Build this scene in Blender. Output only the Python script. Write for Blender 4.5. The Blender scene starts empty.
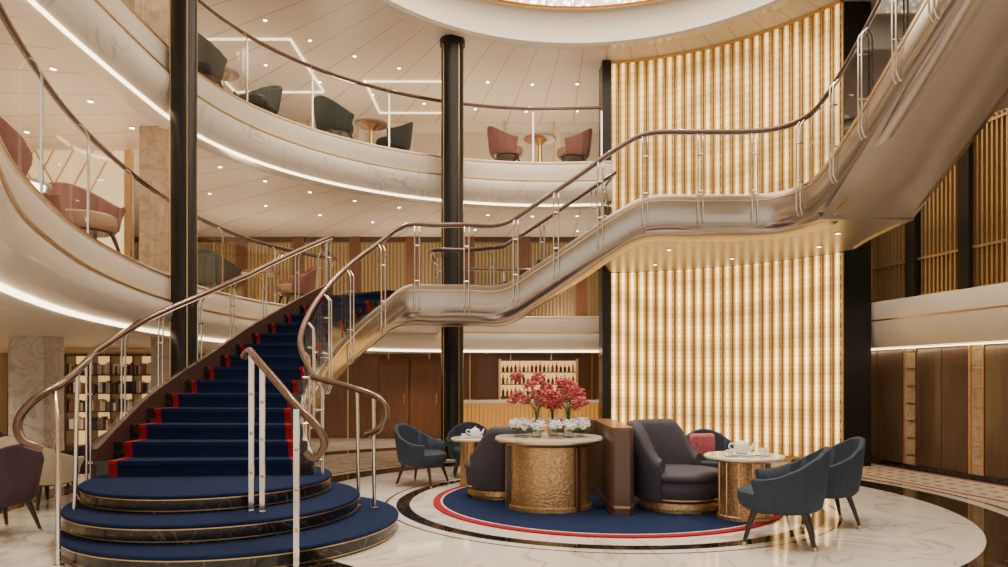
import bpy, bmesh, math, random
from mathutils import Vector, Matrix, geometry
random.seed(7)
PI=math.pi
scene=bpy.context.scene

# ---------------------------------------------------------------- materials
class NT:
    def __init__(s,name):
        s.mat=bpy.data.materials.new(name); s.mat.use_nodes=True
        s.t=s.mat.node_tree; s.t.nodes.clear()
        s.out=s.t.nodes.new('ShaderNodeOutputMaterial')
    def node(s,typ,**props):
        n=s.t.nodes.new(typ)
        for k,v in props.items(): setattr(n,k,v)
        return n
    def link(s,a,b): s.t.links.new(a,b)
    def setin(s,n,key,val):
        if isinstance(val,bpy.types.NodeSocket): s.link(val,n.inputs[key])
        else: n.inputs[key].default_value=val
    def math(s,op,a,b=0.0,c=0.0):
        n=s.node('ShaderNodeMath',operation=op)
        s.setin(n,0,a); s.setin(n,1,b); s.setin(n,2,c)
        return n.outputs[0]
    def mix(s,f,a,b):
        n=s.node('ShaderNodeMix',data_type='RGBA')
        s.setin(n,0,f); s.setin(n,6,a); s.setin(n,7,b)
        return n.outputs[2]
    def noise(s,scale,detail=4,dist=0.0,vec=None):
        n=s.node('ShaderNodeTexNoise'); n.inputs['Scale'].default_value=scale
        n.inputs['Detail'].default_value=detail; n.inputs['Distortion'].default_value=dist
        if vec is not None: s.link(vec,n.inputs['Vector'])
        return n.outputs['Fac']
    def pos(s):
        g=s.node('ShaderNodeNewGeometry'); return g.outputs['Position']
    def xyz(s):
        x=s.node('ShaderNodeSeparateXYZ'); s.link(s.pos(),x.inputs[0]); return x.outputs
    def bsdf(s,col,rough=.5,metal=0,emit=None,estr=0,spec=None,coat=0,bump=None,bstr=.2):
        b=s.node('ShaderNodeBsdfPrincipled')
        s.setin(b,'Base Color',col); s.setin(b,'Roughness',rough); s.setin(b,'Metallic',metal)
        if spec is not None: b.inputs['Specular IOR Level'].default_value=spec
        if emit is not None: s.setin(b,'Emission Color',emit); s.setin(b,'Emission Strength',estr)
        if coat: b.inputs['Coat Weight'].default_value=coat; b.inputs['Coat Roughness'].default_value=.08
        if bump is not None:
            bn=s.node('ShaderNodeBump'); bn.inputs['Strength'].default_value=bstr; bn.inputs['Distance'].default_value=.01
            s.link(bump,bn.inputs['Height']); s.link(bn.outputs[0],b.inputs['Normal'])
        s.link(b.outputs[0],s.out.inputs[0]); return b
def C(r,g,b): return (r,g,b,1)
def P(name,col,rough=.5,metal=0,ns=8,na=.12,bump=0,emit=None,estr=0,coat=0,spec=None):
    t=NT(name); tc=t.node('ShaderNodeTexCoord')
    f=t.noise(ns,4,0,tc.outputs['Object'])
    d=[c*(1-na) for c in col]; l=[min(1,c*(1+na)) for c in col]
    c=t.mix(f,C(*d),C(*l))
    bp=t.noise(ns*12,2,0,tc.outputs['Object']) if bump else None
    t.bsdf(c,rough,metal,C(*emit) if emit else None,estr,coat=coat,bump=bp,bstr=bump,spec=spec)
    return t.mat

M_cream=P('cream_lacquer',(.78,.70,.59),.3,ns=1.5,na=.05,coat=.3)
M_white=P('white_ceramic',(.88,.86,.82),.2,na=.03)
M_chrome=P('polished_chrome',(.80,.76,.70),.16,1,na=.03)
M_gold=P('brushed_gold',(.80,.55,.27),.28,1,na=.08)
M_bronze=P('champagne_bronze',(.50,.435,.37),.22,.92,ns=1.2,na=.06)
M_soffit=P('satin_taupe_soffit',(.44,.38,.315),.32,.5,ns=1.0,na=.05)
M_rail=P('bronze_handrail',(.19,.115,.08),.22,.6,na=.1,coat=.4)
M_black=P('black_gloss',(.012,.010,.009),.34,ns=2,na=.3,spec=.3)
M_navy=P('navy_carpet',(.009,.020,.070),.95,ns=60,na=.35,bump=.4,spec=.2)
M_red=P('red_carpet',(.36,.014,.026),.9,ns=60,na=.2,bump=.3,spec=.2)
M_navyf=P('navy_fabric',(.026,.042,.070),.75,ns=40,na=.2,bump=.3)
M_plumf=P('charcoal_plum_fabric',(.056,.050,.066),.7,ns=40,na=.2,bump=.3)
M_purple=P('aubergine_fabric',(.08,.04,.060),.8,ns=40,na=.3,bump=.3)
M_tealf=P('slate_olive_fabric',(.05,.06,.052),.8,ns=40,na=.2,bump=.3)
M_rose=P('mauve_rose_fabric',(.31,.135,.115),.8,ns=40,na=.2,bump=.3)
M_tan=P('tan_leather',(.46,.29,.18),.45,ns=20,na=.15)
M_creamf=P('cream_fabric',(.62,.53,.41),.85,ns=30,na=.1,bump=.3)
M_leg=P('dark_walnut_leg',(.03,.02,.016),.3,ns=10,na=.3)
M_led=P('warm_led',(1,.9,.75),.5,emit=(1,.78,.50),estr=7)
M_leds=P('soft_cove_glow',(1,.9,.75),.5,emit=(1,.78,.50),estr=2.4)
M_down=P('downlight_lens',(1,.95,.85),.5,emit=(1,.86,.68),estr=22)
M_deckcarpet=P('beige_carpet',(.55,.43,.32),.95,ns=25,na=.15)
M_petal=P('coral_pink_petals',(.52,.085,.09),.6,ns=14,na=.6)
M_petalw=P('white_petals',(.88,.88,.84),.6,ns=20,na=.08)
M_leaf=P('green_leaves',(.07,.16,.05),.6,ns=20,na=.4)
M_amber=P('amber_panel',(.55,.27,.075),.35,.3,ns=4,na=.2,emit=(1,.42,.07),estr=.42)
M_slatback=P('slat_backing',(.16,.10,.05),.5,.3,ns=3,na=.2,emit=(1,.62,.22),estr=.12)
M_slat=P('antique_gold_slat',(.55,.39,.20),.35,.85,na=.1)
M_bottleA=P('amber_bottle_glass',(.30,.09,.02),.1,na=.2)
M_bottleB=P('green_bottle_glass',(.03,.10,.04),.1,na=.2)
M_niche=P('backlit_niche',(1,.85,.6),.5,emit=(1,.56,.19),estr=1.1)
M_lat=P('lit_lattice_backing',(.8,.68,.5),.5,emit=(1,.72,.38),estr=.7)
M_book=P('book_spines',(.25,.12,.08),.7,ns=30,na=.9)

def wood(name,a,b,rough=.35,vscale=3):
    t=NT(name); tc=t.node('ShaderNodeTexCoord'); mp=t.node('ShaderNodeMapping')
    mp.inputs['Scale'].default_value=(vscale*6,vscale*6,vscale*.35)
    t.link(tc.outputs['Object'],mp.inputs[0])
    f=t.noise(1.0,6,.6,mp.outputs[0])
    t.bsdf(t.mix(f,C(*a),C(*b)),rough,0,coat=.2); return t.mat
M_wood=wood('walnut_panelling',(.06,.032,.020),(.15,.085,.052))
M_woodd=wood('dark_brown_veneer',(.036,.018,.014),(.085,.045,.032))
M_woodr=wood('rosewood_door',(.11,.042,.02),(.24,.105,.05))

def marble(name,base,vein,scale=1.0,rough=.12,thin=.05,cloud=(.7,.6,.5)):
    t=NT(name); p=t.pos()
    n1=t.noise(scale,7,1.6,p); a=t.math('ABSOLUTE',t.math('SUBTRACT',n1,.5))
    v=t.math('SUBTRACT',1.0,t.math('MINIMUM',t.math('DIVIDE',a,thin),1.0))
    v=t.math('MULTIPLY',v,t.noise(scale*.9,2,0,p))
    cl=t.noise(scale*.6,3,.5,p)
    cl=t.math('MULTIPLY',t.math('SUBTRACT',cl,.4),1.6)
    c=t.mix(cl,C(*base),C(*cloud)); c=t.mix(v,c,C(*vein))
    t.bsdf(c,rough,0,coat=.2); return t.mat
M_marbfas=marble('veined_cream_marble',(.79,.72,.62),(.34,.26,.20),.7,.22,.010,(.75,.67,.57))
M_marbpier=marble('honey_marble',(.52,.40,.27),(.26,.18,.11),2.2,.18,.06,(.38,.29,.19))
M_marbgrey=marble('grey_marble',(.66,.62,.58),(.28,.24,.22),2.5,.15,.06,(.42,.38,.35))
M_marblack=marble('black_marble',(.008,.007,.008),(.26,.21,.18),2.6,.22,.010,(.014,.012,.012))
M_marbtop=marble('cream_marble_top',(.80,.72,.60),(.5,.38,.28),4,.15,.02,(.75,.65,.53))

# floor
FC=(1.3,9.2)
def floor_mat():
    t=NT('polished_marble_floor'); p=t.pos(); o=t.xyz()
    dx=t.math('SUBTRACT',o[0],FC[0]); dy=t.math('SUBTRACT',o[1],FC[1])
    r=t.math('SQRT',t.math('ADD',t.math('MULTIPLY',dx,dx),t.math('MULTIPLY',dy,dy)))
    n1=t.noise(.75,8,1.8,p); a=t.math('ABSOLUTE',t.math('SUBTRACT',n1,.5))
    v=t.math('SUBTRACT',1.0,t.math('MINIMUM',t.math('DIVIDE',a,.028),1.0))
    v=t.math('MULTIPLY',v,t.noise(1.3,2,0,p))
    cl=t.math('MULTIPLY',t.math('SUBTRACT',t.noise(.9,5,.8,p),.40),1.3)
    c=t.mix(cl,C(.86,.81,.73),C(.68,.61,.51)); c=t.mix(v,c,C(.40,.29,.21))
    n2=t.noise(3,6,1.5,p); a2=t.math('ABSOLUTE',t.math('SUBTRACT',n2,.5))
    v2=t.math('SUBTRACT',1.0,t.math('MINIMUM',t.math('DIVIDE',a2,.012),1.0))
    blk=t.mix(v2,C(.012,.008,.007),C(.18,.12,.08))
    def ring(m,h): return t.math('COMPARE',r,m,h)
    m=t.math('MAXIMUM',ring(2.60,.085),ring(4.40,.25))
    m=t.math('MAXIMUM',m,ring(7.6,.3))
    c=t.mix(m,c,blk)
    g=t.math('MAXIMUM',ring(4.86,.035),ring(2.82,.018))
    c=t.mix(g,c,C(.20,.12,.06))
    jx=t.math('COMPARE',t.math('FRACT',t.math('DIVIDE',o[0],1.2)),.5,.0025)
    jy=t.math('COMPARE',t.math('FRACT',t.math('DIVIDE',o[1],1.2)),.5,.0025)
    c=t.mix(t.math('MULTIPLY',t.math('MAXIMUM',jx,jy),.25),c,C(.35,.28,.22))
    t.bsdf(c,.07,0); return t.mat
M_floor=floor_mat()
AC=(1.4,9.6)
def plank_mat(name,col,line,N):
    t=NT(name); o=t.xyz()
    dx=t.math('SUBTRACT',o[0],AC[0]); dy=t.math('SUBTRACT',o[1],AC[1])
    ang=t.math('DIVIDE',t.math('ARCTAN2',dy,dx),2*PI)
    l1=t.math('COMPARE',t.math('FRACT',t.math('MULTIPLY',ang,float(N))),.5,.014)
    c=t.mix(l1,C(*col),C(*line)); t.bsdf(c,.4,0); return t.mat
M_plank=plank_mat('panelled_ceiling_cream',(.80,.705,.585),(.42,.33,.25),64)

CA0,CA1=math.radians(32.5),math.radians(81); BANDS=24
def curtain_mat():
    t=NT('gold_crystal_strands'); o=t.xyz()
    dx=t.math('SUBTRACT',o[0],AC[0]); dy=t.math('SUBTRACT',o[1],AC[1])
    ang=t.math('ARCTAN2',dy,dx)
    u=t.math('FRACT',t.math('MULTIPLY',t.math('SUBTRACT',ang,CA0),BANDS/(CA1-CA0)))
    s=t.math('SUBTRACT',1.0,t.math('MULTIPLY',t.math('ABSOLUTE',t.math('SUBTRACT',u,.5)),2.0))
    s=t.math('POWER',s,1.7)
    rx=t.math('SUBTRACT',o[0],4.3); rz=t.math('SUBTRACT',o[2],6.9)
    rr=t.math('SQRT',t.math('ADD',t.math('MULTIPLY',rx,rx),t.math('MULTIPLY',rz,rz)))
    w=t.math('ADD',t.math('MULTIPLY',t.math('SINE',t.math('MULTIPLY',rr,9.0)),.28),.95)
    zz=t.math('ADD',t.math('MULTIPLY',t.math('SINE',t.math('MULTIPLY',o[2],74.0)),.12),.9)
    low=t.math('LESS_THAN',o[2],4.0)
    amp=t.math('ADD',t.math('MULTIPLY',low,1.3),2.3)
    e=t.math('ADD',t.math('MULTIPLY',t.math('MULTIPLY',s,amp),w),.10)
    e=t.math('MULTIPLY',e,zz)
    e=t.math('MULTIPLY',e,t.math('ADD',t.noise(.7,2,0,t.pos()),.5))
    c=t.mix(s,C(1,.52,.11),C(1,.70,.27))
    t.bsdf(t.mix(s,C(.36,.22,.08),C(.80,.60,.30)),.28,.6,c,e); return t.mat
M_curt=curtain_mat()
M_curtback=P('bronze_backing',(.20,.12,.05),.4,.6,emit=(1,.50,.14),estr=.08)
def dome_mat():
    t=NT('crystal_dome_glow')
    v=t.node('ShaderNodeTexVoronoi'); v.inputs['Scale'].default_value=9; t.link(t.pos(),v.inputs['Vector'])
    d=t.math('SUBTRACT',1.0,t.math('MINIMUM',t.math('MULTIPLY',v.outputs['Distance'],2.0),1.0))
    e=t.math('ADD',t.math('MULTIPLY',d,12.0),2.2)
    t.bsdf(C(.8,.75,.68),.3,0,C(1,.86,.68),e); return t.mat
M_dome=dome_mat()
def glass_mat():
    t=NT('clear_glass'); tr=t.node('ShaderNodeBsdfTransparent'); gl=t.node('ShaderNodeBsdfGlossy')
    tr.inputs[0].default_value=C(.95,.95,.94); gl.inputs['Roughness'].default_value=.04
    fr=t.node('ShaderNodeFresnel'); fr.inputs[0].default_value=1.3
    n=t.noise(2,1); f=t.math('MULTIPLY',fr.outputs[0],t.math('ADD',t.math('MULTIPLY',n,.05),.12))
    mx=t.node('ShaderNodeMixShader'); t.link(f,mx.inputs[0]); t.link(tr.outputs[0],mx.inputs[1]); t.link(gl.outputs[0],mx.inputs[2])
    t.link(mx.outputs[0],t.out.inputs[0]); return t.mat
M_glass=glass_mat()
def hammered():
    t=NT('hammered_gold'); v=t.node('ShaderNodeTexVoronoi'); v.inputs['Scale'].default_value=38
    tc=t.node('ShaderNodeTexCoord'); t.link(tc.outputs['Object'],v.inputs['Vector'])
    c=t.mix(v.outputs['Distance'],C(.34,.19,.08),C(.74,.49,.23))
    t.bsdf(c,.36,.75,bump=v.outputs['Distance'],bstr=.35); return t.mat
M_hammer=hammered()
M_pink=P('pink_cushion',(.50,.12,.14),.8,ns=25,na=.7)

# ---------------------------------------------------------------- mesh builder
class MB:
    def __init__(s,name): s.n=name; s.v=[]; s.f=[]; s.fm=[]; s.mats=[]
    def mi(s,m):
        if m not in s.mats: s.mats.append(m)
        return s.mats.index(m)
    def add(s,vs,fs,m,M=None):
        o=len(s.v)
        if M is not None: vs=[M@Vector(v) for v in vs]
        s.v+=[tuple(v) for v in vs]; s.f+=[[i+o for i in f] for f in fs]; s.fm+=[s.mi(m)]*len(fs)
    def box(s,x0,x1,y0,y1,z0,z1,m,M=None):
        vs=[(x,y,z) for z in (z0,z1) for y in (y0,y1) for x in (x0,x1)]
        s.add(vs,[(0,2,3,1),(4,5,7,6),(0,1,5,4),(2,6,7,3),(0,4,6,2),(1,3,7,5)],m,M)
    def rbox(s,x0,x1,y0,y1,z0,z1,m,b=.02,seg=3,M=None):
        bm=bmesh.new(); bmesh.ops.create_cube(bm,size=1)
        for v in bm.verts:
            v.co=Vector(((x0+x1)/2+v.co.x*(x1-x0),(y0+y1)/2+v.co.y*(y1-y0),(z0+z1)/2+v.co.z*(z1-z0)))
        bmesh.ops.bevel(bm,geom=bm.edges[:],offset=b,segments=seg,profile=.5,affect='EDGES')
        bm.verts.index_update()
        s.add([v.co.copy() for v in bm.verts],[[v.index for v in f.verts] for f in bm.faces],m,M); bm.free()
    def loft(s,rows,m,cu=False,cv=False,caps=False,M=None):
        n=len(rows); k=len(rows[0]); vs=[p for r in rows for p in r]; fs=[]
        for i in range(n if cu else n-1):
            for j in range(k if cv else k-1):
                a=i*k+j; b=i*k+(j+1)%k; i2=(i+1)%n
                fs.append((a,b,i2*k+(j+1)%k,i2*k+j))
        if caps: fs.append(list(range(k))[::-1]); fs.append([(n-1)*k+j for j in range(k)])
        s.add(vs,fs,m,M)
    def lathe(s,prof,m,c=(0,0,0),seg=32,a0=0,a1=2*PI,M=None,sx=1,sy=1):
        full=abs(a1-a0-2*PI)<1e-6
        n=seg if full else seg+1
        rows=[[(c[0]+r*sx*math.cos(a0+(a1-a0)*i/seg),c[1]+r*sy*math.sin(a0+(a1-a0)*i/seg),c[2]+z) for r,z in prof] for i in range(n)]
        s.loft(rows,m,cu=full,M=M)
    def cyl(s,c,r,h,m,seg=24,r2=None,M=None):
        r2=r if r2 is None else r2
        s.lathe([(0.0001,0),(r,0),(r2,h),(.0001,h)],m,c,seg,M=M)
    def sphere(s,c,r,m,seg=10,ring=6,sc=(1,1,1),M=None):
        rows=[]
        for i in range(seg):
            a=2*PI*i/seg
            rows.append([(c[0]+sc[0]*r*math.sin(PI*j/ring)*math.cos(a),c[1]+sc[1]*r*math.sin(PI*j/ring)*math.sin(a),c[2]+sc[2]*r*math.cos(PI*j/ring)) for j in range(ring+1)])
        s.loft(rows,m,cu=True,M=M)
    def tube(s,pts,r,m,seg=8,M=None,flat=1):
        pts=[Vector(p) for p in pts]; rows=[]; up=Vector((0,0,1)); N=None
        for i,p in enumerate(pts):
            t=(pts[min(i+1,len(pts)-1)]-pts[max(i-1,0)]).normalized()
            if N is None:
                N=t.cross(up)
                if N.length<.05: N=t.cross(Vector((1,0,0)))
                N.normalize()
            else:
                N=(N-t*N.dot(t)).normalized()
            B=t.cross(N); rr=r[i] if isinstance(r,(list,tuple)) else r
            rows.append([p+N*rr*math.cos(2*PI*j/seg)+B*rr*flat*math.sin(2*PI*j/seg) for j in range(seg)])
        s.loft(rows,m,cv=True,caps=True,M=M)
    def prism(s,poly,z0,z1,m,mb=None,ms=None):
        mb=mb or m; ms=ms or m; n=len(poly)
        tri=geometry.tessellate_polygon([[Vector((p[0],p[1],0)) for p in poly]])
        s.add([(p[0],p[1],z1) for p in poly],[list(t) for t in tri],m)
        s.add([(p[0],p[1],z0) for p in poly],[list(t)[::-1] for t in tri],mb)
        vs=[(p[0],p[1],z0) for p in poly]+[(p[0],p[1],z1) for p in poly]
        s.add(vs,[(i,(i+1)%n,n+(i+1)%n,n+i) for i in range(n)],ms)
    def data(s,sharp=38,merge=True):
        me=bpy.data.meshes.new(s.n); me.from_pydata(s.v,[],s.f)
        for m in s.mats: me.materials.append(m)
        me.polygons.foreach_set('material_index',s.fm); me.update()
        bm=bmesh.new(); bm.from_mesh(me)
        bmesh.ops.remove_doubles(bm,verts=bm.verts[:],dist=.0002)
        bmesh.ops.recalc_face_normals(bm,faces=bm.faces[:]); bm.to_mesh(me); bm.free()
        me.polygons.foreach_set('use_smooth',[True]*len(me.polygons))
        me.set_sharp_from_angle(angle=math.radians(sharp)); me.update(); return me
    def build(s,loc=(0,0,0),rot=0,sc=1,sharp=38):
        return put(s.data(sharp),s.n,loc,rot,sc)
def put(me,name,loc=(0,0,0),rot=0,sc=1):
    o=bpy.data.objects.new(name,me); scene.collection.objects.link(o)
    o.location=loc; o.rotation_euler=(0,0,rot); o.scale=sc if isinstance(sc,tuple) else (sc,sc,sc); return o

def crom(pts,n=8):
    P_=[Vector(p) for p in pts]; out=[]
    for i in range(len(P_)-1):
        p0=P_[max(i-1,0)]; p1=P_[i]; p2=P_[i+1]; p3=P_[min(i+2,len(P_)-1)]
        for k in range(n):
            t=k/n
            out.append(.5*((2*p1)+(p2-p0)*t+(2*p0-5*p1+4*p2-p3)*t*t+(3*p1-p0-3*p2+p3)*t**3))
    out.append(P_[-1]); return out
def resample(pts,n):
    L=[0]
    for a,b in zip(pts,pts[1:]): L.append(L[-1]+(b-a).length)
    out=[]; j=0
    for k in range(n+1):
        d=L[-1]*k/n
        while j<len(L)-2 and L[j+1]<d: j+=1
        t=(d-L[j])/max(L[j+1]-L[j],1e-9); out.append(pts[j].lerp(pts[j+1],min(max(t,0),1)))
    return out
def normals(path,sign=1):
    out=[]
    for i in range(len(path)):
        t=path[min(i+1,len(path)-1)]-path[max(i-1,0)]
        v=Vector((t[1],-t[0],0)); v.normalize(); out.append(v*sign)
    return out
def sweep(b,path,prof,m,sign=1,closed=True,caps=True):
    ns=normals(path,sign)
    rows=[[Vector((p[0]+n[0]*a,p[1]+n[1]*a,(p[2] if len(p)>2 else 0)+z)) for a,z in prof] for p,n in zip(path,ns)]
    b.loft(rows,m,cv=closed,caps=caps and closed)

# ---------------------------------------------------------------- railings
def railing(name,base,h=1.1,spacing=1.0,sign=1,pre=None,drop=.28,style='stair',extra=None,rr=.036,out=.10,lift=None):
    b=MB(name); ns=normals(base,sign); N=len(base)
    hh=[h+(lift(i/(N-1)) if lift else 0) for i in range(N)]
    rail=[Vector((p[0],p[1],p[2]+q)) for p,q in zip(base,hh)]
    full=([Vector(q) for q in crom(pre+[tuple(rail[0]),tuple(rail[2])],6)][:-7] if pre else [])+rail
    b.tube(full,rr,M_rail,10)
    b.tube([p-Vector((0,0,rr+.008)) for p in rail],.010,M_chrome,6)
    rows=[[(p[0]+n[0]*.03,p[1]+n[1]*.03,p[2]+.06),(p[0]+n[0]*.03,p[1]+n[1]*.03,p[2]+q-.07)] for p,n,q in zip(base,ns,hh)]
    b.loft(rows,M_glass)
    L=[0]
    for a,c in zip(base,base[1:]): L.append(L[-1]+(c-a).length)
    k=max(1,round(L[-1]/spacing))
    Z=Vector((0,0,1))
    for q in range(k+1):
        d=L[-1]*q/k; i=min(range(len(L)),key=lambda j:abs(L[j]-d))
        p=base[i]; n=ns[i]; t=Vector((-n[1],n[0],0)); H=hh[i]
        if style=='deck':
            MM=Matrix.Translation(p+n*.10)@Matrix.Rotation(math.atan2(n[1],n[0]),4,'Z')
            b.box(-.008,.008,-.016,.016,-.30,H-.12,M_chrome,MM)
            b.tube([p+n*.10+Z*(H-.13),p+n*.06+Z*(H-.05),p+Z*(H-.01)],.010,M_chrome,6)
            b.box(-.02,.012,-.02,.02,.12,.16,M_chrome,MM); b.box(-.1,.012,-.012,.012,-.22,-.19,M_chrome,MM)
        else:
            for off in (-.038,.038):
                o=p+t*off
                pts=crom([o-n*.02-Z*(drop+.04),o+n*out*.6-Z*(drop+.05),o+n*out-Z*(drop-.06)],4)+[o+n*out+Z*.2,o+n*out+Z*(H-.16)]+crom([o+n*out*.9+Z*(H-.12),o+n*.03+Z*(H-.05)],3)
                b.tube(pts,.0115,M_chrome,8)
            for zz in (.16,H*.66):
                b.tube([p-t*.045+n*out+Z*zz,p+t*.045+n*out+Z*zz],.011,M_chrome,6)
                b.tube([p+n*.02+Z*zz,p+n*out+Z*zz],.014,M_chrome,8)
    for e in (extra or []):
        b.tube(e,.02,M_chrome,8)
        e0=Vector(e[0]); b.cyl((e0.x,e0.y,e0.z),.045,.02,M_chrome,16)
    return b.build(sharp=50)

# ---------------------------------------------------------------- ROOM SHELL
b=MB('floor'); b.box(-13.2,9.5,-3,18.6,-.2,0,M_floor); b.build()

b=MB('wall_back')
y=18.6
b.box(-13.2,9,y,y+.2,0,2.4,M_woodr); b.box(-13.2,9,y,y+.2,2.4,5.5,M_wood); b.box(-13.2,9,y,y+.2,5.5,8.6,M_cream)
x=-12.8
while x<8.5:
    b.box(x,x+.03,y-.02,y,0,2.25,M_gold); b.box(x+.1,x+.98,y-.012,y,.15,2.1,M_woodr); x+=1.08
x=-12.8
while x<8.5:
    b.box(x,x+1.2,y-.05,y,3.0,5.2,M_slatback)
    for i in range(12): b.box(x+.05+i*.095,x+.085+i*.095,y-.10,y-.05,3.05,5.15,M_slat)
    b.box(x+1.2,x+1.5,y-.07,y,3.0,5.35,M_woodr)
    x+=1.5
x=-12.8
while x<8.5:
    b.box(x,x+1.1,y-.03,y,6.25,8.1,M_creamf); b.box(x+1.1,x+1.14,y-.05,y,6.2,8.4,M_gold); x+=1.3
b.build()
b=MB('wall_left')
b.box(-13.4,-13.2,-3,18.8,0,8.6,M_cream)
for k in range(12):
    y0=-2.5+k*1.75
    b.box(-13.2,-13.16,y0,y0+1.3,.2,2.1,M_niche if k%2 else M_wood); b.box(-13.2,-13.14,y0,y0+1.3,3.2,5.0,M_niche if k%2 else M_wood)
b.build()

ex=Vector((.19,-1,0)).normalized(); ey=Vector((-ex.y,ex.x,0))
MR=Matrix(((ex.x,ey.x,0,6.9),(ex.y,ey.y,0,13.2),(0,0,1,0),(0,0,0,1)))
b=MB('wall_right')
b.box(-.6,16,.05,.3,0,8.5,M_woodd,MR)
edges=[-.42,.885,1.17,2.27,2.52,3.6,3.88,4.95,5.2,6.3,6.55,7.6,7.9,9.0,9.3,10.4,10.7]
for i in range(0,len(edges)-1):
    a,c=edges[i],edges[i+1]
    if i%2==0:
        b.rbox(a+.02,c-.02,-.03,.06,.1,2.1,M_wood,.008,2,MR)
        mid=(a+c)/2; b.box(mid-.006,mid+.006,-.034,-.02,.1,2.1,M_leg,MR)
    else:
        b.box(a,c,.0,.05,0,2.13,M_marbpier,MR)
        for z in [.25+.3*j for j in range(7)]: b.box(a+.03,c-.03,-.012,0,z,z+.02,M_gold,MR)
        b.box(a-.015,a+.01,-.04,.05,0,2.13,M_gold,MR); b.box(c-.01,c+.015,-.04,.05,0,2.13,M_gold,MR)
b.box(-.6,11,-.05,.05,0,.1,M_marblack,MR)
b.box(-.6,11,.0,.05,2.95,5.6,M_slatback,MR)
s=-.5
while s<10.8:
    b.box(s,s+.032,-.11,-.0,2.97,5.55,M_slat,MR); s+=.085
for c in (-.45,1.12,2.22,3.6,5.0,6.4,7.8): b.box(c,c+.2,-.2,.0,2.96,5.6,M_black,MR)
for z in (2.97,3.6,5.45): b.box(-.6,11,-.125,-.02,z,z+.04,M_slat,MR)
b.build()
b=MB('trim_right_fascia')
rows=[]
for s in (-.6,11):
    rows.append([MR@Vector((s,yy,z)) for yy,z in ((.04,2.97),(-.28,2.97),(-.32,2.9),(-.34,2.6),(-.3,2.3),(-.2,2.15),(.04,2.13))])
b.loft(rows,M_cream,cv=True,caps=True)
b.box(-.6,11,-.345,-.3,2.62,2.645,M_gold,MR); b.box(-.6,11,-.16,-.12,2.115,2.13,M_led,MR)
b.build()
b=MB('carpet_runner')
b.box(-.2,10,-1.3,-.08,.0,.012,M_creamf,MR)
b.box(-.2,10,-1.28,-1.22,.012,.014,M_red,MR); b.box(-.2,10,-.18,-.12,.012,.014,M_red,MR)
for i in range(39):
    for j in range(3):
        cx=i*.25+(.12 if j%2 else 0); cy=-1.02+j*.32
        p=MR@Vector((cx,cy,.013)); b.cyl((p.x,p.y,.012),.06,.002,M_rose,6)
b.build()

# ---------------------------------------------------------------- DECKS
def outer(p):
    c=Vector((1.2,9.0)); d=Vector((p[0],p[1]))-c; ts=[]
    if d.x<0: ts.append((-13.19-c.x)/d.x)
    if d.y>0: ts.append((18.59-c.y)/d.y)
    if d.y<0: ts.append((-8-c.y)/d.y)
    t=min(ts); return c+d*t
def deck(name,pts,z0,z1,fmat):
    path=resample(crom([Vector((p[0],p[1],0)) for p in pts],8),90)
    b=MB(name)
    for z,m in ((z1,M_deckcarpet),(z0,M_plank)):
        b.loft([[(p[0],p[1],z),(outer(p)[0],outer(p)[1],z)] for p in path],m)
    b.loft([[(p[0],p[1],z0),(p[0],p[1],z1)] for p in path],M_cream)
    b.build()
    H=z1-z0
    f=MB('trim_'+name+'_fascia')
    P3=[Vector((p[0],p[1],z1)) for p in path]
    sweep(f,P3,[(-.02,.03),(.10,.03),(.13,0),(.14,-.08),(.14,-H*.42),(.12,-H*.46)],fmat[0],closed=False)
    sweep(f,P3,[(.12,-H*.46),(.19,-H*.47),(.21,-H*.55),(.19,-H*.72),(.12,-H*.88),(.0,-H-.03),(-.12,-H-.05),(-.3,-H-.05),(-.3,-H)],fmat[1],closed=False)
    sweep(f,P3,[(.14,.0),(.15,.0),(.15,-.02),(.14,-.02)],M_gold)
    sweep(f,P3,[(.13,-H*.44),(.212,-H*.455),(.212,-H*.475),(.13,-H*.475)],M_gold)
    sweep(f,P3,[(.008,-H-.025),(.028,-H-.018),(.022,-H-.045),(-.002,-H-.05)],M_led)
    f.build()
    return P3
D3=[(-3.4,1.0),(-4.3,4),(-4.68,7),(-4.8,9.6)]
for a in range(172,72,-9):
    D3.append((1.0+5.8*math.cos(math.radians(a)),9.8+5.3*math.sin(math.radians(a))))
D3=[p for p in D3 if p[0]<2.2]+[(2.3,15.0)]
P_d3=deck('deck_upper',D3,5.35,6.2,(M_cream,M_marbfas))
D2=[(-2.2,2.6),(-3.0,3.9),(-3.5,4.9),(-4.1,6.5),(-4.5,8.1),(-4.74,9.7),(-4.8,11.4),(-4.5,13.2),(-3.6,14.8),(-2.0,15.9),(0,16.3),(2.6,16.3)]
P_d2=deck('deck_middle',D2,2.25,3.0,(M_cream,M_cream))
up=Vector((0,0,.03))
railing('glass_balustrade',[p+up for p in P_d3 if p[0]<2.1],1.18,1.6,style='deck',rr=.028)
railing('glass_balustrade',[p+up for p in P_d2 if p[1]<14.8 and p[0]<-2],1.1,1.6,style='deck',rr=.028)
railing('glass_balustrade',[p+up for p in P_d2 if p[0]>-1.5 and p[1]>14],1.1,1.3,style='deck',rr=.028)

b=MB('deck_upper_right')
b.prism([(4.8,6.8),(6.0,6.8),(7.9,6.8),(9.1,0),(9.4,-2.9),(4.2,-2.9),(4.4,3)],5.75,6.2,M_deckcarpet,M_plank,M_cream); b.build()

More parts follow.
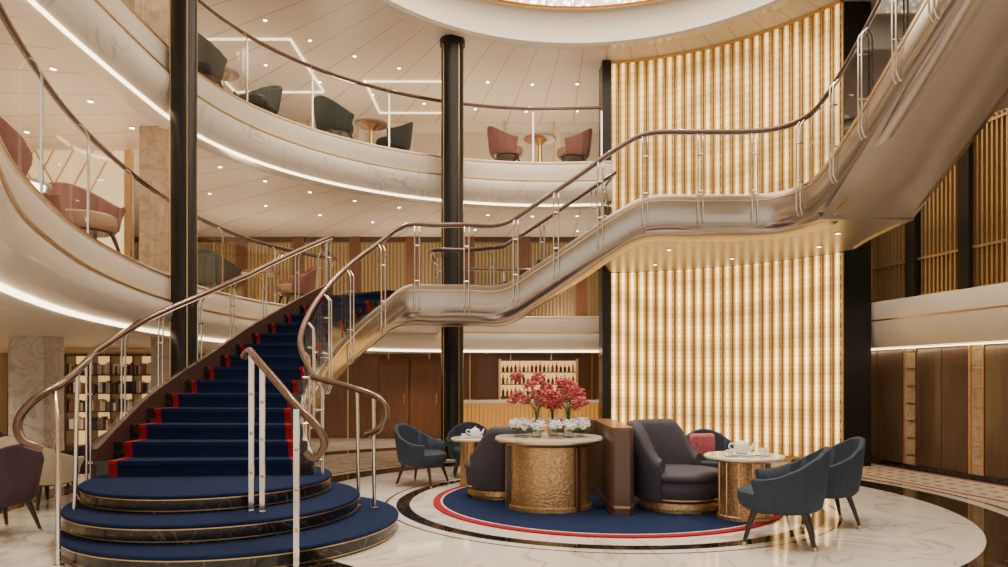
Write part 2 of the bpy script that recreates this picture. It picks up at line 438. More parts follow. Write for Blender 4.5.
b=MB('ceiling')
rows=[]
for i in range(97):
    a=2*PI*i/96; d=Vector((math.cos(a),math.sin(a))); ts=[]
    if d.x>1e-6: ts.append((9.6-AC[0])/d.x)
    if d.x<-1e-6: ts.append((-13.4-AC[0])/d.x)
    if d.y>1e-6: ts.append((19-AC[1])/d.y)
    if d.y<-1e-6: ts.append((-3-AC[1])/d.y)
    t=min(ts)
    rows.append([(AC[0]+d.x*4.6,AC[1]+d.y*4.6,8.4),(AC[0]+d.x*t,AC[1]+d.y*t,8.4)])
b.loft(rows,M_plank)
b.build()
b=MB('dome_drum')
c=(AC[0],AC[1],0)
b.lathe([(4.80,8.40),(4.80,8.35),(4.58,8.32),(4.52,8.36),(4.55,8.45),(4.6,8.75),(4.5,8.95),(4.42,9.0)],M_cream,c,96)
b.lathe([(4.36,8.96),(4.42,8.96),(4.42,9.02),(4.36,9.02)],M_gold,c,96)
b.build()
b=MB('crystal_dome_chandelier')
b.lathe([(4.4,9.02),(4.0,9.25),(3.2,9.5),(2.0,9.68),(.9,9.75),(.001,9.77)],M_dome,c,96)
for k in range(48):
    a=2*PI*k/48
    b.tube([(c[0]+r*math.cos(a),c[1]+r*math.sin(a),z-.03) for r,z in ((4.36,9.06),(4.0,9.25),(3.2,9.5),(2.0,9.68))],.014,M_gold,5)
b.build()

# ---------------------------------------------------------------- curtain
b=MB('crystal_bead_curtain')
n=BANDS*4
for i in range(n):
    a=CA0+(CA1-CA0)*(i+.5)/n
    for (z0,z1) in ((.12,3.86),(4.34,8.38)):
        cnt=int((z1-z0)/.085); prof=[]
        for k in range(cnt+1):
            prof.append((.027 if k%2 else .020,z0+(z1-z0)*k/cnt))
        rad=5.6-(.035 if i%4 in (1,2) else 0)
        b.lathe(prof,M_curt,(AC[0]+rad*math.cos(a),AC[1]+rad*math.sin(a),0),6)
for z0,z1 in ((.0,.12),(8.34,8.4)):
    b.lathe([(5.5,z0),(5.5,z1),(5.68,z1),(5.68,z0),(5.5,z0)],M_gold,(AC[0],AC[1],0),48,CA0,CA1)
b.build(sharp=70)
b=MB('wall_curved_core')
b.lathe([(5.74,0),(5.74,8.4),(5.95,8.4),(5.95,0),(5.74,0)],M_curtback,(AC[0],AC[1],0),48,math.radians(32.2),math.radians(81.3)); b.build()
b=MB('pilaster'); b.box(2.10,2.29,14.95,15.5,0,8.39,M_black); b.build()
b=MB('pilaster'); b.box(6.13,6.62,12.62,13.1,0,8.39,M_black); b.build()

def column(x,y,r,name='column'):
    b=MB(name)
    b.lathe([(.001,0),(r+.05,0),(r+.05,.1),(r+.01,.12),(r,.14),(r,8.26),(r+.03,8.28),(r+.03,8.4),(.001,8.4)],M_black,(x,y,0),40)
    for a in (.6,2.2,3.9,5.4):
        b.tube([(x+r*math.cos(a),y+r*math.sin(a),.14),(x+r*math.cos(a),y+r*math.sin(a),8.26)],.008,M_gold,6)
    b.build()
column(-4.46,9.74,.175); column(-1.04,14.1,.225)
b=MB('marble_pier'); b.box(-5.42,-4.98,10.4,10.8,3.0,5.35,M_marbpier); b.box(-5.44,-4.96,10.38,10.82,3.0,3.1,M_gold); b.build()
b=MB('marble_pier'); b.box(-5.75,-5.15,10.9,11.3,6.2,8.39,M_marbpier); b.build()
b=MB('marble_pier'); b.box(-7.65,-7.1,10.8,11.3,0,2.25,M_marbgrey); b.box(-7.67,-7.08,10.78,11.32,0,.1,M_gold); b.build()
b=MB('marble_pier'); b.box(-5.5,-5.1,10.9,11.3,0,2.25,M_marbpier); b.box(-5.52,-5.08,10.88,11.32,0,.1,M_gold); b.build()
b=MB('lattice_screen')
b.box(-10.5,-6.1,11.4,11.44,3.0,5.3,M_lat)
for k in range(-8,18):
    for sg in (1,-1):
        x0=-10.5+k*.32; x1=x0+2.3*.55
        pa=(x0 if sg>0 else x1,11.37,3.0); pb=(x1 if sg>0 else x0,11.37,5.3)
        if min(pa[0],pb[0])>-10.5 and max(pa[0],pb[0])<-6.1: b.tube([pa,pb],.016,M_gold,5)
b.box(-10.55,-6.05,11.33,11.4,3.0,3.1,M_gold); b.box(-6.15,-6.05,11.33,11.44,3.0,5.3,M_gold); b.build()

# ---------------------------------------------------------------- STAIRCASE
Lp=resample(crom([Vector((x,y,0)) for x,y in [(-4.5,7.7),(-4.5,8.6),(-4.42,9.1),(-4.18,9.9),(-3.95,10.7),(-3.55,11.6),(-3.05,12.4)]],8),56)
FLY0,FLY1=10.0,6.8
INN=[(-2.15,7.9,.51),(-2.5,8.6,.9),(-2.6,9.2,1.27),(-2.55,9.9,1.72),(-2.35,10.5,2.17),(-2.0,11,2.6),(-1.6,11.32,2.97),(-1.1,11.42,3.0),(-.6,11.40,3.0),(0,11.32,3.0),(.6,11.20,3.34),(1.2,11.08,3.72),(1.75,10.95,4.08),(2.25,10.86,4.3),(3.0,10.80,4.3),(3.7,10.78,4.3),(4.12,10.66,4.3),(4.38,10.36,4.32),(4.50,9.95,4.40),(4.60,9.2,4.80),(4.66,8.0,5.487),(4.72,6.8,6.2)]
Rp=resample(crom([Vector((p[0],p[1],0)) for p in INN[:7]],8),56)
b=MB('grand_staircase')
for (cx,cy),r,z0,z1 in (((-2.7,7.2),1.6,0,.17),((-3.0,7.42),1.44,.17,.34),((-3.22,7.75),1.28,.34,.51)):
    b.lathe([(.001,z0),(r-.02,z0),(r-.02,z1-.03)],M_marblack,(cx,cy,0),80)
    b.lathe([(r-.02,z0+.02),(r-.012,z0+.02),(r-.012,z0+.028),(r-.02,z0+.028)],M_gold,(cx,cy,0),80)
    b.lathe([(r-.02,z1-.046),(r-.008,z1-.046),(r-.008,z1-.038),(r-.02,z1-.038)],M_gold,(cx,cy,0),80)
    b.lathe([(r-.02,z1-.036),(r-.004,z1-.034),(r,z1-.022),(r-.002,z1-.010),(r-.012,z1),(.001,z1)],M_navy,(cx,cy,0),80)
def flight(Lq,Rq,N,z0,rise,thick=.28,w=(0,1)):
    lat=[(0,.06,M_marblack),(.06,.10,M_red),(.10,.90,M_navy),(.90,.94,M_red),(.94,1,M_marblack)]
    for k in range(N):
        i0=round(k*(len(Lq)-1)/N); i1=round((k+1)*(len(Lq)-1)/N)
        zt=z0+rise*(k+1)
        def at(i,u): u=w[0]+(w[1]-w[0])*u; return Lq[i].lerp(Rq[i],u)
        for u0,u1,m in lat:
            a=at(i0,u0);bb=at(i0,u1);cc=at(i1,u1);dd=at(i1,u0)
            dr=(at(i1,.5)-at(i0,.5)).normalized()*.03
            b.prism([(a.x-dr.x,a.y-dr.y),(bb.x-dr.x,bb.y-dr.y),(cc.x,cc.y),(dd.x,dd.y)],zt-.045,zt,m)
            b.prism([(a.x,a.y),(bb.x,bb.y),(cc.x,cc.y),(dd.x,dd.y)],zt-thick,zt-.045,m,M_soffit,m)
flight(Lp,Rp,14,.51,(3.0-.51)/14)
def zl(i,n,z0,z1): return z0+(z1-z0)*i/n
b.loft([[(l.x,l.y,max(.02,zl(i,56,.51,3.0)-.34)),(r.x,r.y,max(.02,zl(i,56,.51,3.0)-.34))] for i,(l,r) in enumerate(zip(Lp,Rp))],M_soffit)
Ls=[Vector((p.x,p.y,zl(i,56,.51,3.0))) for i,p in enumerate(Lp)]
sweep(b,Ls,[(-.03,.30),(.03,.30),(.04,0),(.04,-.40),(-.01,-.40),(-.01,0)],M_woodd,sign=-1)
sweep(b,Ls,[(-.03,.312),(.03,.312),(.03,.30),(-.03,.30)],M_rail,sign=-1)
INNs=resample(crom(INN,8),220)
for p in INNs: p.z=min(p.z,6.2)
rib=[p for p in INNs if p.z>.6]
sweep(b,rib,[(-.02,.12),(.04,.12),(.06,.06),(.07,-.18),(.06,-.30),(.02,-.40),(-.06,-.47),(-.18,-.51),(-.34,-.52),(-.34,-.42),(-.02,-.36)],M_bronze)
sweep(b,rib,[(.062,.03),(.07,.03),(.07,.01),(.062,.01)],M_gold)
fr=[(p.x,p.y) for p in INNs if -1.62<p.x<-.02 and p.z<3.02 and p.y>11.2]
land1=[(-3.05,12.4)]+[(-1.62,11.31)]+fr+[(0,13.25),(-.7,13.62),(-1.38,13.7),(-1.5,16.1),(-2.2,15.9),(-3.55,14.9),(-3.5,13.5)]
b.prism(land1,2.6,2.998,M_navy,M_soffit,M_bronze)
F2=resample([Vector((p.x,p.y,0)) for p in INNs if 0<=p.x<=2.25 and p.z<4.31 and p.y>10.7],32)
B2=resample(crom([Vector(p) for p in [(0,13.25,0),(.6,13.2,0),(1.15,13.1,0),(1.7,13.0,0),(2.05,12.95,0)]],8),32)
flight(B2,F2,8,3.0,1.3/8,.3)
def z2(i): return 3.0+1.3*i/32
b.loft([[(l.x,l.y,z2(i)-.34),(r.x,r.y,z2(i)-.40)] for i,(l,r) in enumerate(zip(B2,F2))],M_soffit)
sweep(b,[Vector((p.x,p.y,z2(i))) for i,p in enumerate(B2)],[(-.02,.1),(.05,.1),(.06,-.38),(-.02,-.4)],M_bronze,sign=-1)
fr=[(p.x,p.y) for p in INNs if p.z<4.42 and p.z>4.25 and p.x>2.15 and p.y>9.98]
arc=[(AC[0]+5.5*math.cos(math.radians(a)),AC[1]+5.5*math.sin(math.radians(a))) for a in range(33,81,3)]
land2=fr+[(5.85,9.98),(5.9,10.7),(6.0,11.5),(6.15,12.2)]+arc+[(2.25,14.9),(2.02,14.0),(1.98,12.95)]
b.prism(land2,3.86,4.3,M_navy,M_soffit,M_bronze)
n3=44
L3=[Vector((4.52,FLY0,0)).lerp(Vector((4.74,FLY1,0)),i/n3) for i in range(n3+1)]
R3=[Vector((5.85,FLY0,0)).lerp(Vector((5.95,FLY1,0)),i/n3) for i in range(n3+1)]
flight(R3,L3,11,4.3,1.9/11,.26)
rows=[]
for i in range(0,n3+1):
    zt=4.3+1.9*i/n3; l=L3[i]; r=R3[i]; f=min(1,i/10)
    rows.append([(l.x+(r.x-l.x)*u,l.y,zt-.44-.16*f*math.sin(PI*u)+.02) for u in [j/12 for j in range(13)]])
b.loft(rows,M_soffit)
RR=[(6.15,12.2,4.3),(6.0,11.5,4.3),(5.9,10.7,4.3),(5.85,10.0,4.36),(5.88,9.0,4.894),(5.95,6.8,6.2)]
RRs=resample(crom(RR,8),60)
sweep(b,RRs,[(-.02,.10),(.03,.10),(.05,.04),(.05,-.30),(.02,-.42),(-.06,-.46),(-.06,-.38),(-.02,-.3)],M_bronze,sign=-1)
stair=b.build(sharp=30)

railing('stair_railing',INNs,1.1,.82,pre=[(-1.5,7.62,.98),(-1.34,7.56,1.06),(-1.27,7.56,1.22),(-1.36,7.6,1.38),(-1.7,7.72,1.50)],
        extra=[[(-1.62,7.8,.17),(-1.62,7.72,1.46)],[(-1.42,7.66,.17),(-1.42,7.62,1.40)]])
railing('stair_railing',Ls,1.12,.82,sign=-1,pre=[(-3.94,5.98,1.0),(-4.07,5.92,1.07),(-4.13,5.95,1.24),(-4.03,6.02,1.42),(-3.97,6.35,1.58),(-4.2,7.0,1.74)],drop=.2,out=.07,lift=lambda t:.26*max(0,1-t*1.6),
        extra=[[(-3.78,5.94,0),(-3.80,5.96,1.2),(-3.98,6.2,1.50)],[(-4.1,6.68,.17),(-4.08,6.7,1.64)]])
back=[Vector((p.x,p.y,z2(i))) for i,p in enumerate(B2)]
back=resample(crom([(-1.5,15.9,3),(-1.42,13.75,3),(-.75,13.62,3),(0,13.25,3)],8),24)[:-1]+back+resample(crom([(2.05,12.95,4.3),(2.02,14,4.3),(2.2,14.8,4.3)],8),12)[1:]
railing('stair_railing',back,1.1,1.1,sign=-1,drop=.2)
railing('stair_railing',resample(crom([(-3.05,12.4,3),(-3.45,13.3,3),(-3.55,14.8,3)],8),20),1.1,1.1,sign=-1,drop=.2)
railing('stair_railing',[p+Vector((0,0,.03)) for p in RRs],1.1,.82,sign=-1,drop=.22)
b=MB('entry_handrail')
b.tube(crom([(-2.5,6.72,1.80),(-2.42,6.65,1.86),(-2.3,6.5,1.78),(-2.0,6.2,1.55),(-1.76,5.95,1.36),(-1.57,5.86,1.2),(-1.5,5.85,1.05),(-1.58,5.85,.93),(-1.66,5.86,.98)],6),.034,M_rail,10)
for x,y,z0,z1 in ((-2.38,6.6,.34,1.82),(-2.26,6.55,.34,1.72),(-1.73,5.84,0,1.34)):
    b.box(x-.024,x+.024,y-.012,y+.012,z0,z1,M_chrome); b.cyl((x,y,z0),.05,.018,M_chrome,16)
    for q in (.25,.5,.75): b.sphere((x,y-.015,z0+(z1-z0)*q),.016,M_gold,8,6)
b.build()

# ---------------------------------------------------------------- FURNITURE
def chair_mesh(name,ms,mseat):
    b=MB(name); rows=[]; n=60
    for i in range(n+1):
        th=math.radians(-122+244*i/n); t=abs(th)/math.radians(122)
        zt=.60+.27*(.5+.5*math.cos(PI*min(1,t*1.05))); ro=.325+.012*abs(math.sin(th*7))
        pr=[(ro-.05,.30),(ro-.01,.34),(ro+.015,.48),(ro+.05,zt-.04),(ro+.045,zt-.01),(ro+.025,zt),(ro+.0,zt-.02),(ro-.02,.52),(ro-.045,.40),(ro-.07,.32)]
        rows.append([(math.sin(th)*r*1.02,-math.cos(th)*r,z) for r,z in pr])
    b.loft(rows,ms,cv=True,caps=True)
    b.lathe([(.001,.30),(.26,.30),(.295,.33),(.31,.40),(.305,.45),(.27,.475),(.12,.485),(.001,.487)],mseat,(0,.02,0),32)
    b.lathe([(.001,.28),(.24,.28),(.26,.30),(.001,.305)],M_leg,(0,.02,0),24)
    for sx in (-1,1):
        for sy in (-1,1):
            b.tube([(sx*.19,sy*.18,.31),(sx*.22,sy*.22,.18),(sx*.265,sy*.265,0)],[.028,.022,.013],M_leg,8)
            b.tube([(sx*.257,sy*.257,.03),(sx*.265,sy*.265,0)],[.016,.015],M_gold,8)
    return b.data(sharp=45)
CH=dict(navy=chair_mesh('tub_chair',M_navyf,M_navyf),plum=chair_mesh('tub_chair',M_purple,M_creamf),teal=chair_mesh('tub_chair',M_tealf,M_tealf),rose=chair_mesh('tub_chair',M_rose,M_tan),tan=chair_mesh('tub_chair',M_creamf,M_creamf))
def chair(kind,x,y,fx,fy,z=0,sc=1.0,wd=None):
    wd=wd or sc
    return put(CH[kind],'tub_chair',(x,y,z),math.atan2(-fx,fy),(wd,wd,sc))
chair('navy',2.70,6.86,-.92,.38,sc=1.09,wd=1.2)
chair('navy',3.52,7.75,-1,.12,sc=1.10,wd=1.12)
chair('navy',-1.22,10.5,.9,-.35,sc=1.05,wd=1.1)
chair('navy',2.85,9.75,-.1,-1,sc=1.0)
chair('navy',-.55,11.35,.1,-1,sc=1.0)
chair('plum',-5.2,7.15,-.9,.4,sc=1.08)
chair('plum',-5.85,9.75,-.9,-.3,sc=1.05)
chair('tan',-5.70,8.65,.3,.9,sc=1.05,wd=1.2)
chair('tan',-7.0,8.4,.9,.2,sc=1.0)
chair('plum',-7.2,9.9,.9,-.5,sc=1.0)
for k,x,y,fx,fy,z in (('teal',-5.0,11.5,.4,1,6.2),('teal',-4.55,12.95,-.3,-1,6.2),('teal',-3.4,14.1,.8,.7,6.2),('teal',-2.4,15.15,-1,-.4,6.2),
    ('rose',.05,15.6,1,.1,6.2),('rose',1.55,15.7,-1,0,6.2),('teal',-6.6,13.2,.8,-.3,6.2),
    ('rose',-4.8,6.35,-.4,.9,3.0),('rose',-4.98,8.3,.9,-.6,3.0),('teal',-5.35,13.1,.5,.9,3.0),('rose',-4.35,14.6,-.8,-.6,3.0),('rose',.3,17.2,1,0,3.0),('teal',-8,13,1,0,3.0),('rose',-7,15,1,0,3.0)):
    chair(k,x,y,fx,fy,z,1.12)
def side_table(x,y,z=0,r=.38,h=.72,base=.16,top=M_tan):
    b=MB('pedestal_table')
    b.lathe([(.001,0),(r*.62,0),(r*.62,.02),(base*.5,.05),(base*.3,.3),(base*.3,h-.15),(r*.5,h-.04),(.001,h-.04)],M_gold,(0,0,0),32)
    b.lathe([(.001,h-.04),(r-.01,h-.04),(r,h-.03),(r,h-.005),(r-.01,h),(.001,h)],top,(0,0,0),40)
    return b.build((x,y,z))
side_table(-4.95,12.25,6.2,.3,.75); side_table(-2.8,14.75,6.2,.34,.76); side_table(.8,15.65,6.2,.36,.76)
side_table(-5.1,7.35,3.0,.3,.66,top=M_marbtop); side_table(-4.85,13.9,3.0,.36,.7)
side_table(-6.4,9.2,0,.38,.7)

def drum_table(x,y,r,rb,h):
    b=MB('drum_side_table')
    b.lathe([(.001,0),(rb+.015,0),(rb+.015,.04),(rb,.05),(rb,h-.07),(rb+.01,h-.05),(.001,h-.05)],M_hammer,(0,0,0),48)
    for k in range(12):
        a=2*PI*k/12; b.tube([(rb*math.cos(a),rb*math.sin(a),.05),(rb*math.cos(a),rb*math.sin(a),h-.06)],.008,M_gold,6)
    b.lathe([(.001,h-.05),(r-.02,h-.05),(r,h-.035),(r,h-.03)],M_gold,(0,0,0),56)
    b.lathe([(r,h-.03),(r,h-.01),(r-.012,h),(.001,h)],M_marbtop,(0,0,0),56)
    return b.build((x,y,.02))
drum_table(2.72,7.93,.44,.28,.71); drum_table(-.43,10.4,.36,.21,.70)

def tea_set(x,y,z,s=1):
    b=MB('tea_set')
    b.lathe([(.001,0),(.17,0),(.19,.012),(.17,.012),(.001,.008)],M_white,(0,0,0),32)
    b.lathe([(.001,.01),(.05,.01),(.085,.05),(.09,.09),(.07,.13),(.035,.15),(.03,.155),(.001,.165)],M_white,(0,0,0),28)
    b.sphere((0,0,.175),.014,M_gold,8,6)
    b.tube(crom([(.08,0,.06),(.12,0,.08),(.135,0,.12),(.155,0,.14)],4),[.02]*5+[.016]*4+[.011]*4,M_white,8)
    b.tube(crom([(-.07,0,.12),(-.13,0,.125),(-.14,0,.08),(-.08,0,.05)],5),.009,M_white,8)
    for dx,dy in ((.2,-.12),(-.18,-.14),(.05,.22),(.26,.05)):
        b.lathe([(.001,0),(.06,.004),(.075,.012)],M_white,(dx,dy,0),20)
        b.lathe([(.001,.008),(.022,.01),(.038,.05),(.042,.07),(.038,.07),(.03,.03),(.001,.02)],M_white,(dx,dy,0),20)
        b.tube(crom([(dx+.038,dy,.06),(dx+.06,dy,.05),(dx+.035,dy,.03)],4),.005,M_white,6)
    return b.build((x,y,z),sc=s)
tea_set(2.7,7.95,.73); tea_set(-.43,10.4,.72,.9)

b=MB('round_carpet')
def ringm(r0,r1,m,h=.018): b.lathe([(r0,0),(r0,h),(r1,h),(r1,0)],m,(FC[0],FC[1],0),128)
ringm(.001,2.10,M_navy); ringm(2.10,2.125,M_white); ringm(2.125,2.22,M_red); b.build()

b=MB('console_table')
b.lathe([(.001,0),(.53,0),(.53,.05),(.50,.06),(.50,.76),(.001,.76)],M_hammer,(0,0,0),64,sy=.85)
b.lathe([(.001,.76),(.52,.76),(.54,.79),(.64,.80),(.66,.81),(.66,.83)],M_gold,(0,0,0),64,sy=.85)
b.lathe([(.66,.83),(.66,.85),(.65,.865),(.001,.865)],M_marbtop,(0,0,0),64,sy=.85)
for a in (-165,-52,20,90,140):
    t=math.radians(a); cx,cy=.5*math.cos(t),.425*math.sin(t)
    Mx=Matrix.Translation((cx,cy,0))@Matrix.Rotation(t,4,'Z')
    b.box(-.03,.035,-.035,.035,0,.76,M_woodd,Mx); b.box(.035,.04,-.038,-.032,0,.76,M_gold,Mx)
b.build((.55,8.6,.02))
b=MB('banquette_partition')
rb=[(1.27,8.05),(1.44,8.02),(1.5,8.1),(1.5,9.75),(1.3,9.95),(.72,9.95),(.66,9.85),(.68,9.70),(1.0,9.68),(1.24,9.5),(1.24,8.1)]
b.prism(rb,.02,1.0,M_wood); b.prism([(x,y) for x,y in rb],1.0,1.03,M_woodr)
b.prism([(x+ (.004 if x>1.3 else -.004),y-.004) for x,y in rb],.1,.13,M_gold); b.build()

def sofa(x,y,rot,R=.56,hb=1.02,ms=M_plumf,name='curved_sofa',a0=40,a1=250):
    b=MB(name)
    b.lathe([(.001,.0),(R-.06,.0),(R-.06,.03),(R-.03,.04),(R-.03,.11),(R-.04,.12),(.001,.12)],M_hammer,(0,0,0),56)
    b.lathe([(R-.02,.15),(R-.01,.15),(R-.01,.165),(R-.02,.165)],M_gold,(0,0,0),56)
    b.lathe([(.001,.12),(R-.04,.12),(R-.02,.14),(R,.32),(R-.02,.36),(.001,.36)],M_plumf,(0,0,0),56)
    b.lathe([(.001,.35),(R-.02,.355),(R+.015,.385),(R+.015,.43),(R-.02,.465),(R-.1,.475),(.001,.48)],M_plumf,(0,0,0),56)
    rows=[]; n=50
    for i in range(n+1):
        t=i/n; a=math.radians(a0+(a1-a0)*t); e=min(1,min(t,1-t)/.22); e=e*e*(3-2*e)
        zt=.62+(hb-.62)*e; fl=.05*e
        pr=[(R-.10,.36),(R-.10,.48),(R-.12+fl,zt-.08),(R-.09+fl,zt-.02),(R-.05+fl,zt),(R+.0+fl,zt),(R+.04+fl,zt-.03),(R+.05+fl,zt-.09),(R+.03,.45),(R+.01,.14),(R-.05,.14)]
        rows.append([(r*math.cos(a),r*math.sin(a),z) for r,z in pr])
    b.loft(rows,ms,cv=True,caps=True)
    return b.build((x,y,.018),rot,sharp=50)
sofa(2.14,8.6,0,.53,hb=1.05,a0=45,a1=235)
sofa(-.06,9.45,math.radians(160),.46,hb=.96,a0=60,a1=250)
b=MB('scatter_cushion')
b.rbox(-.19,.19,-.06,.06,-.17,.17,M_pink,.055,5); b.build((2.72,9.62,.67),.25)

b=MB('flower_arrangement')
z0=.885
def blob(c,r,m,n,pr):
    for _ in range(n):
        v=Vector((random.gauss(0,1),random.gauss(0,1),random.gauss(0,1))).normalized()*r*random.uniform(.45,1)
        b.sphere((c[0]+v.x,c[1]+v.y,c[2]+v.z*.75),pr*random.uniform(.7,1.2),m,6,4,(1,1,.6))
for vx,vy in ((.40,8.55),(.60,8.72),(.78,8.52)):
    b.lathe([(.001,z0),(.065,z0),(.07,z0+.02),(.06,z0+.36),(.055,z0+.36),(.06,z0+.03),(.001,z0+.03)],M_glass,(vx,vy,0),24)
    b.lathe([(.001,z0+.005),(.055,z0+.01),(.05,z0+.12),(.001,z0+.12)],M_white,(vx,vy,0),16)
    for k in range(10):
        a=2*PI*k/10+random.uniform(-.3,.3); r=random.uniform(.08,.33); h=random.uniform(.38,.74)
        tip=(vx+r*math.cos(a),vy+r*math.sin(a)*.8,z0+h)
        b.tube(crom([(vx+.02*math.cos(a),vy,z0+.03),(vx+.03*math.cos(a),vy,z0+.34),tip],4),.005,M_leaf,5)
        blob(tip,.085,M_petal,46,.021)
for k in range(13):
    a=2*PI*k/13; cx=.56+.42*math.cos(a); cy=8.6+.27*math.sin(a)
    b.lathe([(.001,z0),(.035,z0),(.05,z0+.04),(.045,z0+.09),(.001,z0+.09)],M_glass,(cx,cy,0),14)
    blob((cx,cy,z0+.16),.08,M_petalw,40,.026)
    for q in range(3):
        aa=random.uniform(0,6.28); b.sphere((cx+.05*math.cos(aa),cy+.05*math.sin(aa),z0+.085),.03,M_leaf,6,4,(1,1,.3))
b.build()

# ---------------------------------------------------------------- BAR
b=MB('bar_counter')
b.box(-1.1,2.6,16.8,17.5,0,1.0,M_amber)
for i in range(38): b.box(-1.08+i*.098,-1.065+i*.098,16.77,16.8,.1,.98,M_gold)
b.rbox(-1.2,2.7,16.65,17.6,1.0,1.07,M_marbtop,.015); b.box(-1.15,2.65,16.72,16.76,.0,.1,M_black); b.build()
b=MB('back_bar_shelf')
b.box(-.1,1.9,18.3,18.58,.0,1.1,M_woodr); b.box(-.1,1.9,18.52,18.58,1.1,2.05,M_niche)
b.box(-.14,-.08,18.25,18.58,0,2.1,M_gold); b.box(1.88,1.94,18.25,18.58,0,2.1,M_gold)
for z in (1.1,1.42,1.74,2.05): b.box(-.1,1.9,18.28,18.55,z,z+.025,M_woodd)
for z in (1.12,1.44,1.76):
    for i in range(18):
        h=random.uniform(.18,.27); m=random.choice([M_bottleA,M_bottleB,M_white,M_bottleA,M_petal,M_woodd])
        b.lathe([(.001,0),(.038,0),(.038,h*.6),(.013,h*.75),(.013,h),(.001,h)],m,(-.02+i*.108,18.4,z),8)
b.build()
b=MB('door_1')
for x in (-3.35,-2.5):
    b.rbox(x+.01,x+.83,18.5,18.56,.02,2.1,M_woodr,.01,2); b.box(x+.08,x+.76,18.49,18.5,.2,1.95,M_woodr)
    b.tube([(x+.72,18.46,.9),(x+.72,18.46,1.2)],.015,M_gold,8)
b.build()
b=MB('display_bookcase')
X0,X1,Y0,Y1=-9.6,-7.6,15.3,15.7
b.box(X0,X1,Y0,Y1,0,.12,M_woodd); b.box(X0,X1,Y1-.05,Y1,0,2.1,M_niche)
nx=4
for k in range(nx+1):
    x=X0+(X1-X0-.04)*k/nx; b.box(x,x+.04,Y0,Y1,0,2.1,M_woodd)
for z in (.45,.85,1.25,1.65,2.08):
    b.box(X0,X1,Y0,Y1,z,z+.03,M_woodd)
    if z<2:
        x=X0+.06
        while x<X1-.1:
            w=random.uniform(.03,.08); b.box(x,x+w*.9,Y0+.05,Y0+.25,z+.03,z+.03+random.uniform(.16,.28),random.choice([M_book,M_creamf,M_white,M_rose,M_navyf])); x+=w
b.build()
b=MB('display_cabinet')
b.box(-7.0,-5.6,16.2,16.6,0,2.1,M_woodd)
for z in (.5,.95,1.4,1.85):
    b.box(-6.95,-5.65,16.14,16.2,z,z+.03,M_gold); b.box(-6.95,-5.65,16.185,16.2,z-.05,z,M_leds)
    for i in range(10): b.lathe([(.001,0),(.03,0),(.05,.08),(.02,.16),(.001,.16)],random.choice([M_white,M_rose,M_gold]),(-6.85+i*.13,16.14,z+.03),8)
b.build()

b=MB('ceiling_cove_light')
for x0,x1,y0,y1 in ((-6.4,-4.3,14.0,16.6),(-9.5,-6.8,9.5,12.5),(-3.2,-1.4,16,17.9)):
    b.box(x0,x1,y0,y0+.04,8.37,8.395,M_leds); b.box(x0,x1,y1,y1+.04,8.37,8.395,M_leds)
    b.box(x0,x0+.04,y0,y1,8.37,8.395,M_leds); b.box(x1,x1+.04,y0,y1,8.37,8.395,M_leds)
b.build()

# ---------------------------------------------------------------- lights
dl=MB('recessed_downlights'); spots=[]
def down(x,y,z,e=0,ang=125,r=.036):
    dl.lathe([(.001,z-.012),(r,z-.012)],M_down,(x,y,0),16)
    dl.lathe([(r,z-.015),(r+.014,z-.015),(r+.014,z),(r,z)],M_chrome,(x,y,0),16)
    if e: spots.append((x,y,z-.05,e,ang))
for k,a in enumerate(range(84,196,9)):
    t=math.radians(a)
    for j,r in enumerate((6.6,8.3)):
        x=1.0+r*math.cos(t); y=9.8+r*.97*math.sin(t)
        if y<18.2:
            e=(k%3==1)
            down(x,y,5.35,130 if e and j==0 else 0)
            down(x,y,8.4,110 if e and j==0 else 0)
for x,y in ((-5.6,4.5),(-6.2,7),(-8,9.5),(-6.3,12.6),(-9,14),(-5,16.6),(-2.4,17.3),(.8,17.2),(-5.5,2.2)): down(x,y,2.25,110)
for x,y in ((-6.5,5.2),(-7,8),(-9,10.5)): down(x,y,5.35,130)
for x,y in ((-7,6),(-7.3,9)): down(x,y,8.4,110)
for x,y in ((3.0,13.9),(4.3,13.2),(5.4,12.0),(2.9,12.3),(5.2,10.9)): down(x,y,3.86,40,110)
dobj=dl.build()
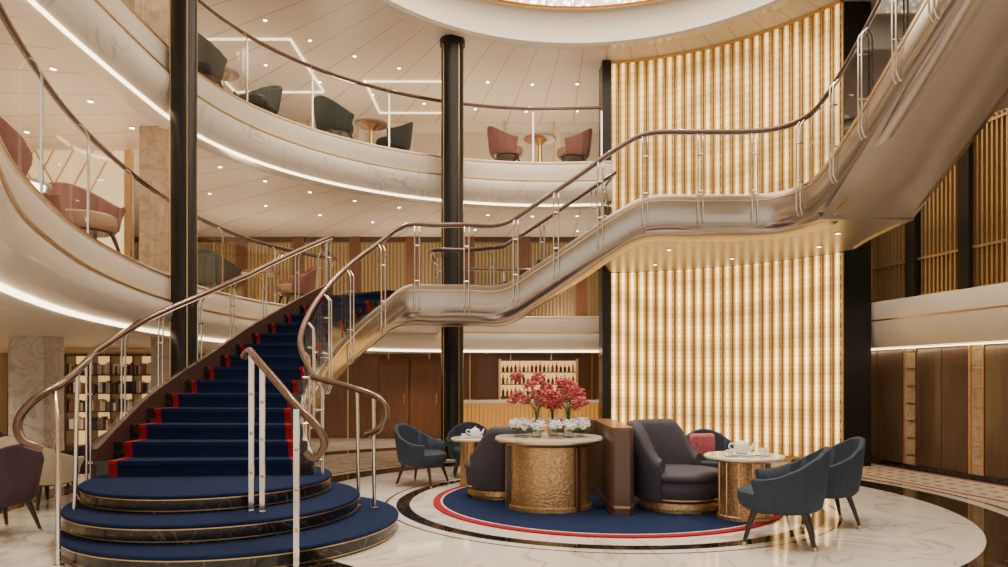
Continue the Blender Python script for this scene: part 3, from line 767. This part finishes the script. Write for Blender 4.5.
for x,y,z,e,ang in spots:
    L=bpy.data.lights.new('downlight_lamp','SPOT'); L.energy=e; L.spot_size=math.radians(ang); L.spot_blend=.9
    L.color=(1,.80,.57); L.shadow_soft_size=.05
    o=bpy.data.objects.new('downlight_lamp',L); scene.collection.objects.link(o); o.location=(x,y,z); o.parent=dobj
dr=bpy.data.objects['dome_drum']
for k in range(8):
    a=2*PI*k/8+.2
    L=bpy.data.lights.new('dome_spot','SPOT'); L.energy=640; L.spot_size=math.radians(84); L.spot_blend=.8; L.color=(1,.88,.73); L.shadow_soft_size=.12
    o=bpy.data.objects.new('dome_spot',L); scene.collection.objects.link(o)
    o.location=(AC[0]+4.0*math.cos(a),AC[1]+4.0*math.sin(a),8.85); o.parent=dr
b=MB('added_fill_plates'); ul=[]  # invented plates on the deck floors, hidden by the slabs, carrying ceiling fill
for z,lst in ((3.0,((-6.0,4.5),(-6.2,9.4),(-7.0,12.2),(-5.8,16.2),(-2.2,17.6),(1.6,17.6))),(6.2,((-6.2,5.0),(-6.6,9.0),(-6.0,14.2),(-3.8,16.4),(-.9,16.8),(1.2,17.4)))):
    for x,y in lst:
        b.box(x-.32,x+.32,y-.32,y+.32,z,z+.03,M_gold); ul.append((x,y,z+.045))
uo=b.build()
for x,y,z in ul:
    L=bpy.data.lights.new('added_ceiling_fill','AREA'); L.shape='SQUARE'; L.size=.6; L.energy=38 if z<5 else 30; L.color=(1,.80,.58)  # added fill aimed upward to brighten deck undersides and ceiling
    o=bpy.data.objects.new('added_ceiling_fill',L); scene.collection.objects.link(o); o.location=(x,y,z); o.rotation_euler=(PI,0,0); o.parent=uo

w=bpy.data.worlds.new('world'); scene.world=w; w.use_nodes=True
w.node_tree.nodes['Background'].inputs[0].default_value=(1,.88,.74,1); w.node_tree.nodes['Background'].inputs[1].default_value=1.15

cam=bpy.data.cameras.new('camera'); co=bpy.data.objects.new('camera',cam); scene.collection.objects.link(co)
co.location=(0,0,1.6); co.rotation_euler=(PI/2,0,0); cam.lens=25; cam.sensor_width=36; cam.shift_y=.0938; cam.clip_end=200
scene.camera=co
